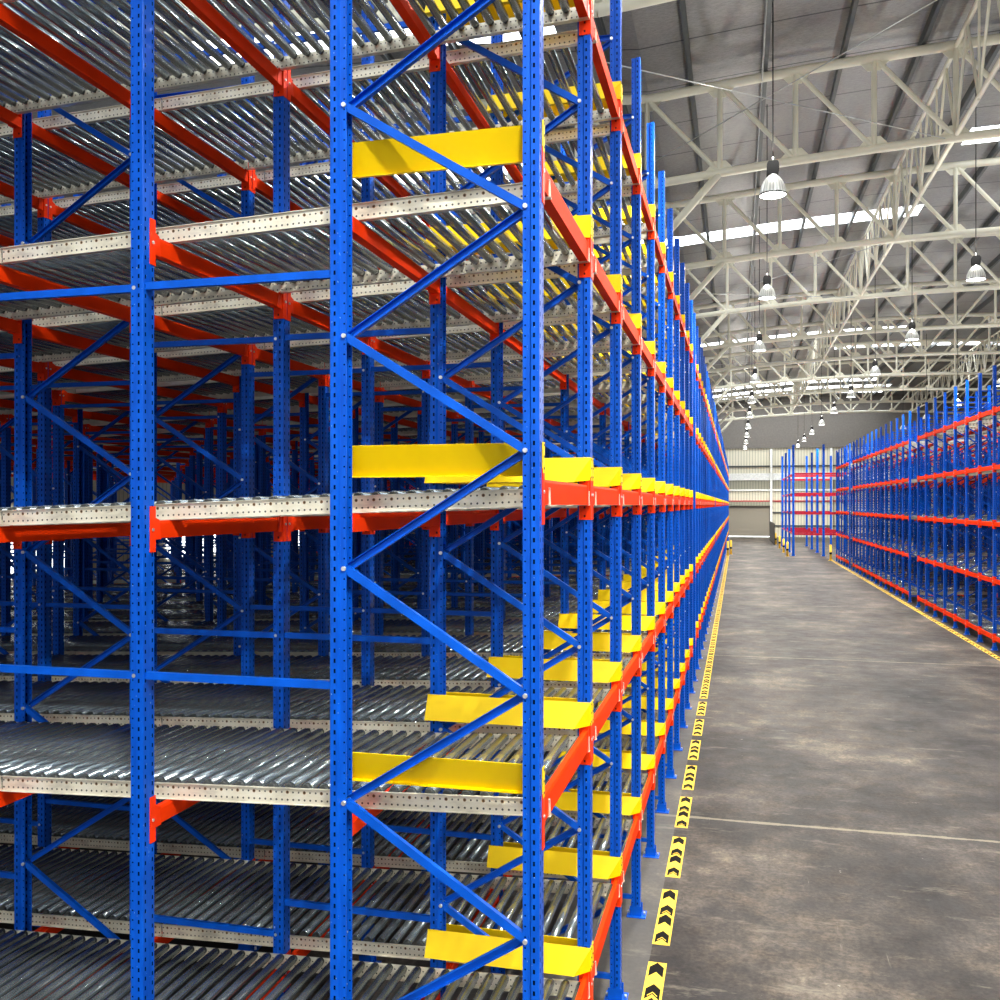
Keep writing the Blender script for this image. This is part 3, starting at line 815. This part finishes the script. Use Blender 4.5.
# ------------------------------------------------------------------ end wall, side walls
YW = 105.9
w = MB().quadbox(-34, 60, YW, YW+.2, 0, 15.6); struct('wall_end', w, M['wall'])
M['gable'] = paint('dark_gable_lining', (.16, .145, .13), .6)
struct('wall_gable', MB().quadbox(-34, 60, YW-.25, YW-.01, 9.7, 15.6), M['gable'])
def wallband(x0, x1, z0, z1, mat, d, name):
    struct(name, MB().quadbox(x0, x1, YW-d, YW-.001, z0, z1), mat)
wallband(-20, 40, 6.2, 6.95, M['white'], .12, 'trim_1')
wallband(-20, 40, 5.2, 6.19, M['wall2'], .05, 'trim_2')
wallband(-20, 40, 5.02, 5.2, M['white'], .14, 'trim_3')
wallband(-20, 40, 7.65, 7.8, M['dark'], .14, 'trim_4')
wallband(-20, 40, 3.86, 3.98, M['crimson'], .14, 'trim_5')
wallband(3.7, 40, 2.6, 2.75, M['purlin'], .12, 'trim_6')
wallband(3.7, 40, 1.15, 1.3, M['purlin'], .12, 'trim_7')
for k, xx in enumerate((-2.6, 3.62, 9.8, 16.0, 22.2)):
    c = MB().quadbox(-.12, .12, -.16, .16, 0, 9.6); c.quadbox(-.2, .2, -.2, .2, 0, .03)
    o = link('wall_column', c.mesh('wall_column', M['white']), None, (xx, YW-.32, 0)); o['kind'] = 'structure'
# roller shutter
d = link('door_1', MB().quadbox(-2.4, 3.45, YW-.1, YW-.03, .06, 3.42).mesh('shutter_curtain', M['shutter'])); d['kind'] = 'structure'
link('shutter_housing', MB().quadbox(-2.45, 3.5, YW-.45, YW-.03, 3.4, 3.85).mesh('shutter_housing', M['wall2']), d)
b = MB().quadbox(-2.55, -2.4, YW-.16, YW-.03, 0, 3.4); b.quadbox(3.45, 3.6, YW-.16, YW-.03, 0, 3.4); link('guide_rail', b.mesh('guide_rail', M['dark']), d)
link('bottom_gap', MB().quadbox(-2.4, 3.45, YW-.06, YW-.02, 0, .06).mesh('daylight_gap', M['skylight']), d)
struct('wall_left', MB().quadbox(-27.2, -27, -30, YW, 0, 14), M['wall2'])
struct('wall_right', MB().quadbox(38, 38.2, -30, YW, 0, 14), M['wall'])
for k in range(5):
    y0 = 4 + 12*k
    o = struct('window_%d' % (k+1), MB().quadbox(-26.98, -26.9, y0, y0+5, .9, 3.4), M['skylight'])

# ------------------------------------------------------------------ roof
EY = 3.54
XR, XC, SP = 10.8, -2.3, 1.8714
def hb(X): 
    if X > XR+13.1: X = 2*(XR+13.1) - X
    if X < XC: X = 2*XC - X
    if X > XR: X = 2*XR - X
    return EY + 9.08 - .0038*(XR-X)**2
def ht(X): return hb(X) + 2.27
TY = [15.8 + 9*k for k in range(10)]
def roofz(X): return ht(X) + .38
xs = [XC - 24.7] + [XC - 13.1 + 13.1/7*k for k in range(7)] + [XC + SP*k for k in range(15)]
xs.append(xs[-1] + 14.5)
def roof_piece(x0, x1, y0, y1, b):
    z0, z1 = roofz(x0), roofz(x1)
    b.poly([(x0, y0, z0), (x1, y0, z1), (x1, y1, z1), (x0, y1, z0)])
sky = [(31.6, 33.0, 5, 8), (39.2, 40.6, -1, 5), (65.8, 67.6, -1, 7), (72.2, 74, 5, 13), (97, 103.5, -1, 9), (92, 94, -1, 8),  # the broad strip nearest the end wall is added to brighten that wall
       (20.6, 22.2, -6, -1), (12.0, 13.6, -7, -1), (30.5, 32, -7, -2), (2.5, 5, -6, -1), (1, 3.5, 0, 8), (9.5, 12, 3, 9), (-5, -3, -3, 8), (-12, -9, -5, 9), (-20, -17, -5, 9)]  # those near and behind the camera are unseen, added for overhead light
rb = MB(); yc = [-30] + sorted(set([s[0] for s in sky] + [s[1] for s in sky])) + [YW]
for i in range(len(xs)-1):
    kcol = i - 8
    for j in range(len(yc)-1):
        if any(s[0] <= yc[j] < s[1] and s[2] <= kcol < s[3] for s in sky): continue
        roof_piece(xs[i], xs[i+1], yc[j], yc[j+1], rb)
o = struct('ceiling', rb, M['roof'])
for n, s in enumerate(sky):
    b = MB()
    for kcol in range(s[2], s[3]):
        x0, x1 = xs[kcol+8], xs[kcol+9]
        b.poly([(x0, s[0], roofz(x0)), (x1, s[0], roofz(x1)), (x1, s[1], roofz(x1)), (x0, s[1], roofz(x0))])
    struct('window_%d' % (n+6), b, M['skylight'])
# purlins along the hall
pm = MB().prism([(-.05, 0), (.05, 0), (.05, .02), (-.015, .02), (-.015, .23), (.05, .23), (.05, .25), (-.05, .25)], 'y', -29, YW-.3)
pme = pm.mesh('purlin', M['purlin'])
for k, xx in enumerate([XC+1.14+SP*j for j in range(-4, 14)]):
    o = link('trim_%d' % (k+8), pme, None, (xx, 0, ht(xx)+.12)); o['kind'] = 'structure'
# trusses
CH = M['cream']
def truss_nodes(left):
    if left: return [XC - SP*k for k in range(0, 6)]
    return [XC + SP*k for k in range(15)]
def truss_parts(left, detail):
    N = truss_nodes(left); out = {}
    n = 14 if detail else 6
    t = MB(); bo = MB()
    for a, c in zip(N, N[1:]):
        t.tube((a, 0, ht(a)), (c, 0, ht(c)), .12, n, 0, None, False); bo.tube((a, 0, hb(a)), (c, 0, hb(c)), .11, n, 0, None, False)
    out['top_chord'] = [t]; out['bottom_chord'] = [bo]
    ver, dia, gus = [], [], []
    for k, x in enumerate(N):
        v = MB().tube((x, 0, hb(x)), (x, 0, ht(x)), .068, max(6, n-4), 0, None, False); ver.append(v)
        for (z, s) in ((hb(x)+.08, 1), (ht(x)-.09, -1)):
            gus.append(MB().prism([(x-.36, z), (x+.36, z), (x+.15, z+s*.23), (x-.15, z+s*.23)], 'y', -.008, .008))
        if k+1 < len(N):
            y_ = N[k+1]
            if left: p, q = (x, 0, hb(x)), (y_, 0, ht(y_))
            elif (x+y_)/2 < XR: p, q = (x, 0, ht(x)), (y_, 0, hb(y_))
            else: p, q = (x, 0, hb(x)), (y_, 0, ht(y_))
            dia.append(MB().tube(p, q, .066, max(6, n-4), 0, None, False))
    out['vertical'] = ver; out['diagonal'] = dia; out['gusset_plate'] = gus
    kb = MB()
    if not left:
        kb.tube((XC+SP, 0, hb(XC+SP)), (XC+.1, 0, hb(XC)-1.75), .10, n)
        kb2 = MB().tube((XR+13.1-SP, 0, hb(XC+SP)), (XR+13.0, 0, hb(XC)-1.75), .10, n); out['knee_brace'] = [kb, kb2]
    return out
near_t = {nm: [b.mesh(nm, CH) for b in v] for nm, v in truss_parts(False, True).items()}
far_t = truss_parts(False, False); left_t = {nm: [b.mesh(nm, CH) for b in v] for nm, v in truss_parts(True, True).items()}
fweb = MB()
for nm in ('vertical', 'diagonal', 'gusset_plate', 'knee_brace'):
    for b in far_t[nm]: fweb.add(b)
far_m = {'top_chord': far_t['top_chord'][0].mesh('top_chord', CH), 'bottom_chord': far_t['bottom_chord'][0].mesh('bottom_chord', CH), 'web_members': fweb.mesh('web_members', CH)}
for k, ty in enumerate(TY):
    e = link('roof_truss', None, None, (0, ty, 0))
    tag(e, 'cream tubular roof truss across the aisle hall, %s one from the camera' % ORD[k], 'roof truss', 'roof trusses over the aisle')
    if k < 6:
        for nm, l in near_t.items():
            if nm == 'knee_brace' and k == 0: continue
            for me in l: link(nm, me, e)
    else:
        for nm, me in far_m.items(): link(nm, me, e)
for k, ty in enumerate(TY[:4]):
    e = link('roof_truss', None, None, (0, ty, 0))
    tag(e, 'cream roof truss above the yellow-guide rack, seen through its upper levels, %s one' % ORD[k], 'roof truss', 'roof trusses over the yellow-guide rack')
    for nm, l in left_t.items():
        for me in l: link(nm, me, e)
# columns
cme = MB().tube((0, 0, 0), (0, 0, hb(XC)), .08, 12); cme.quadbox(-.12, .12, -.08, .08, 0, .02)
cme = cme.mesh('roof_column', M['cream'])
for k, ty in enumerate(TY[1:]):
    for xx, w_ in ((XC, 'inside the yellow-guide rack'), (XR+13.1, 'behind the rack without guides')):
        o = link('roof_column', cme, None, (xx - .01, (min((q[0] for q in PL), key=lambda v: abs(v-ty))+.085) if ty < 66 else ty, 0)); o['kind'] = 'structure'
# longitudinal lattice trusses
def lattice(X):
    zt = ht(X); zb = hb(X)
    t = MB().tube((0, 0, zt-.05), (0, 9, zt-.05), .06, 8, 0, None, False); bt_ = MB().tube((0, 0, zb+.06), (0, 9, zb+.06), .06, 8, 0, None, False)
    l = [('top_chord', t), ('bottom_chord', bt_)]
    for k in range(8):
        a, c = 1.125*k, 1.125*(k+1)
        p, q = ((0, a, zb), (0, c, zt)) if k % 2 == 0 else ((0, a, zt), (0, c, zb))
        l.append(('diagonal', MB().tube(p, q, .036, 6, 0, None, False)))
    for k in range(2, 8, 2): l.append(('vertical', MB().tube((0, 1.125*k, zb), (0, 1.125*k, zt), .03, 6, 0, None, False)))
    return [(n_, b.mesh(n_, CH)) for n_, b in l]
for X, w_ in ((XC+SP*4, 'over the aisle'), (XR+SP*3, 'over the rack without guides')):
    LT = lattice(X)
    for k, ty in enumerate([6.8]+TY[:9]):
        e = link('lattice_truss', None, None, (X, ty, 0))
        tag(e, 'slender cream lattice truss %s, %s length from camera' % (w_, ORD[k]), 'lattice truss', 'lattice trusses %s' % w_)
        for nm, me in LT: link(nm, me, e)
# tie rods
def rod(p, q, label):
    m = tuple((p[i]+q[i])/2 for i in range(3)); b = MB().tube(tuple(p[i]-m[i] for i in range(3)), tuple(q[i]-m[i] for i in range(3)), .013, 6)
    o = link('tie_rod', b.mesh('tie_rod', M['galv']), None, m); tag(o, label, 'tie rod', 'crossed tie rods under the roof')
for k in range(0, 8, 2):
    a, b_ = TY[k], TY[k+1]
    rod((XC, a, EY+7.57), (5.0, b_, EY+8.95), 'thin steel rod sloping gently under the roof, %s crossed pair from the camera' % ORD[k//2])
    rod((XC, b_, EY+8.95), (5.2, a, EY+8.95), 'thin steel rod crossing steeply under the roof, %s crossed pair from the camera' % ORD[k//2])
# conduits
o = link('conduit', MB().tube((0, -8, 0), (0, 90, 0), .022, 6).mesh('conduit', M['galv']), None, (.62, 0, ht(.62)-.1)); tag(o, 'thin grey conduit running along the hall under the roof above the hanging lamps', 'conduit')

# ------------------------------------------------------------------ high bay lamps
def lamp_meshes():
    R = .232
    shell = MB().lathe([(R, 0), (R*1.02, .012), (R*.99, .06), (R*.9, .15), (R*.74, .24), (R*.52, .31), (R*.34, .345), (R*.3, .37)], 32)
    shell.lathe([(R*.3, .365), (R*.5, .30), (R*.72, .235), (R*.88, .15), (R*.97, .06), (R, .0)], 32)
    rim = MB().lathe([(R*.985, -.008), (R*1.05, -.008), (R*1.05, .016), (R*.985, .016), (R*.985, -.008)], 32)
    lens = MB().lathe([(0, -.012), (R*.5, -.008), (R*.98, .004), (R*.9, .02), (0, .02)], 32)
    box = MB().prism([(-.085, .365), (.085, .365), (.1, .40), (.1, .56), (.075, .60), (-.075, .60), (-.1, .56), (-.1, .40)], 'y', -.075, .075)
    for k in range(5): box.quadbox(-.104, .104, -.07+.032*k, -.062+.032*k, .41, .55)
    hook = MB().tube((0, 0, .60), (0, 0, .68), .012, 8)
    return {'reflector': shell.mesh('reflector', M['alum']), 'rim': rim.mesh('rim', M['dark']), 'lens': lens.mesh('lens', M['lampglow']),
            'ballast_housing': box.mesh('ballast_housing', M['black']), 'hook': hook.mesh('hook', M['galv'])}
LMP = lamp_meshes(); M['cable'] = paint('cable_sheath', (.01, .01, .01), 1., spec=0.)
ld = bpy.data.lights.new('lamp_light', 'SPOT'); ld.energy = 2600; ld.color = (1, .97, .88); ld.shadow_soft_size = .2; ld.spot_size = radians(150); ld.spot_blend = .6
lu = bpy.data.lights.new('added_roof_light', 'POINT'); lu.energy = 170; lu.color = (1, .97, .9); lu.shadow_soft_size = .3  # added point light above each lamp to brighten roof and trusses
def lamp(x, y, z, roww, n):
    e = link('pendant_lamp', None, None, (x, y, z))
    tag(e, 'bell-shaped high-bay lamp, %s, %s one along' % (roww, ORD[n] if n >= 0 else 'added unseen'), 'pendant lamp', 'high-bay lamps, %s' % roww)
    rf = link('reflector', LMP['reflector'], e)
    for nm in ('rim', 'lens'): link(nm, LMP[nm], rf)
    for nm in ('ballast_housing', 'hook'): link(nm, LMP[nm], e)
    zz = ht(x) - z
    link('cable', MB().tube((0, 0, .66), (0, 0, zz), .011, 6).mesh('cable', M['cable']), e)
    link('lamp_light', ld, e, (0, 0, -.04)); link('added_roof_light', lu, e, (0, 0, .78))
for n in range(-4, 10): lamp(.62 if n == 0 else .8, 17.25+9*n+(0.3 if n else 0), EY+(5.66 if n > 0 else 5.50), 'row over the yellow-guide side', n)  # unseen lamps around the camera and the last by the wall added for light
for n in range(-5, 9): lamp(5.95, 26.2+9*n, EY+5.78, 'row over the middle of the hall', n)  # here too, lamps out of view and the last one are added light
for n in range(0, 6): lamp(12.2, 30.9+9*n, EY+5.66, 'row over the rack without guides', n)

# ------------------------------------------------------------------ light
wd = bpy.data.worlds.new('overcast'); SC.world = wd; wd.use_nodes = True
bg = wd.node_tree.nodes['Background']; bg.inputs[0].default_value = (.93, .96, 1, 1); bg.inputs[1].default_value = .72
def area(name, loc, rot, sx, sy, e, col=(1, 1, 1)):
    l = bpy.data.lights.new(name, 'AREA'); l.shape = 'RECTANGLE'; l.size = sx; l.size_y = sy; l.energy = e; l.color = col
    o = link(name, l, None, loc, rot); return o

# ------------------------------------------------------------------ camera
cam = bpy.data.cameras.new('camera'); cam.sensor_width = 36; cam.lens = 931/1000*36; cam.shift_y = .0045
cam.clip_end = 400; cam.clip_start = .05
co = link('camera', cam, None, (0, 0, EY), (pi/2, 0, radians(14.28))); SC.camera = co
vs = SC.view_settings; vs.view_transform = 'Standard'; vs.look = 'None'; vs.gamma = 1; vs.exposure = .45
try: vs.use_curve_mapping = False
except Exception: pass
SC.cycles.max_bounces = 6; SC.cycles.diffuse_bounces = 3; SC.cycles.glossy_bounces = 3; SC.cycles.sample_clamp_indirect = 6
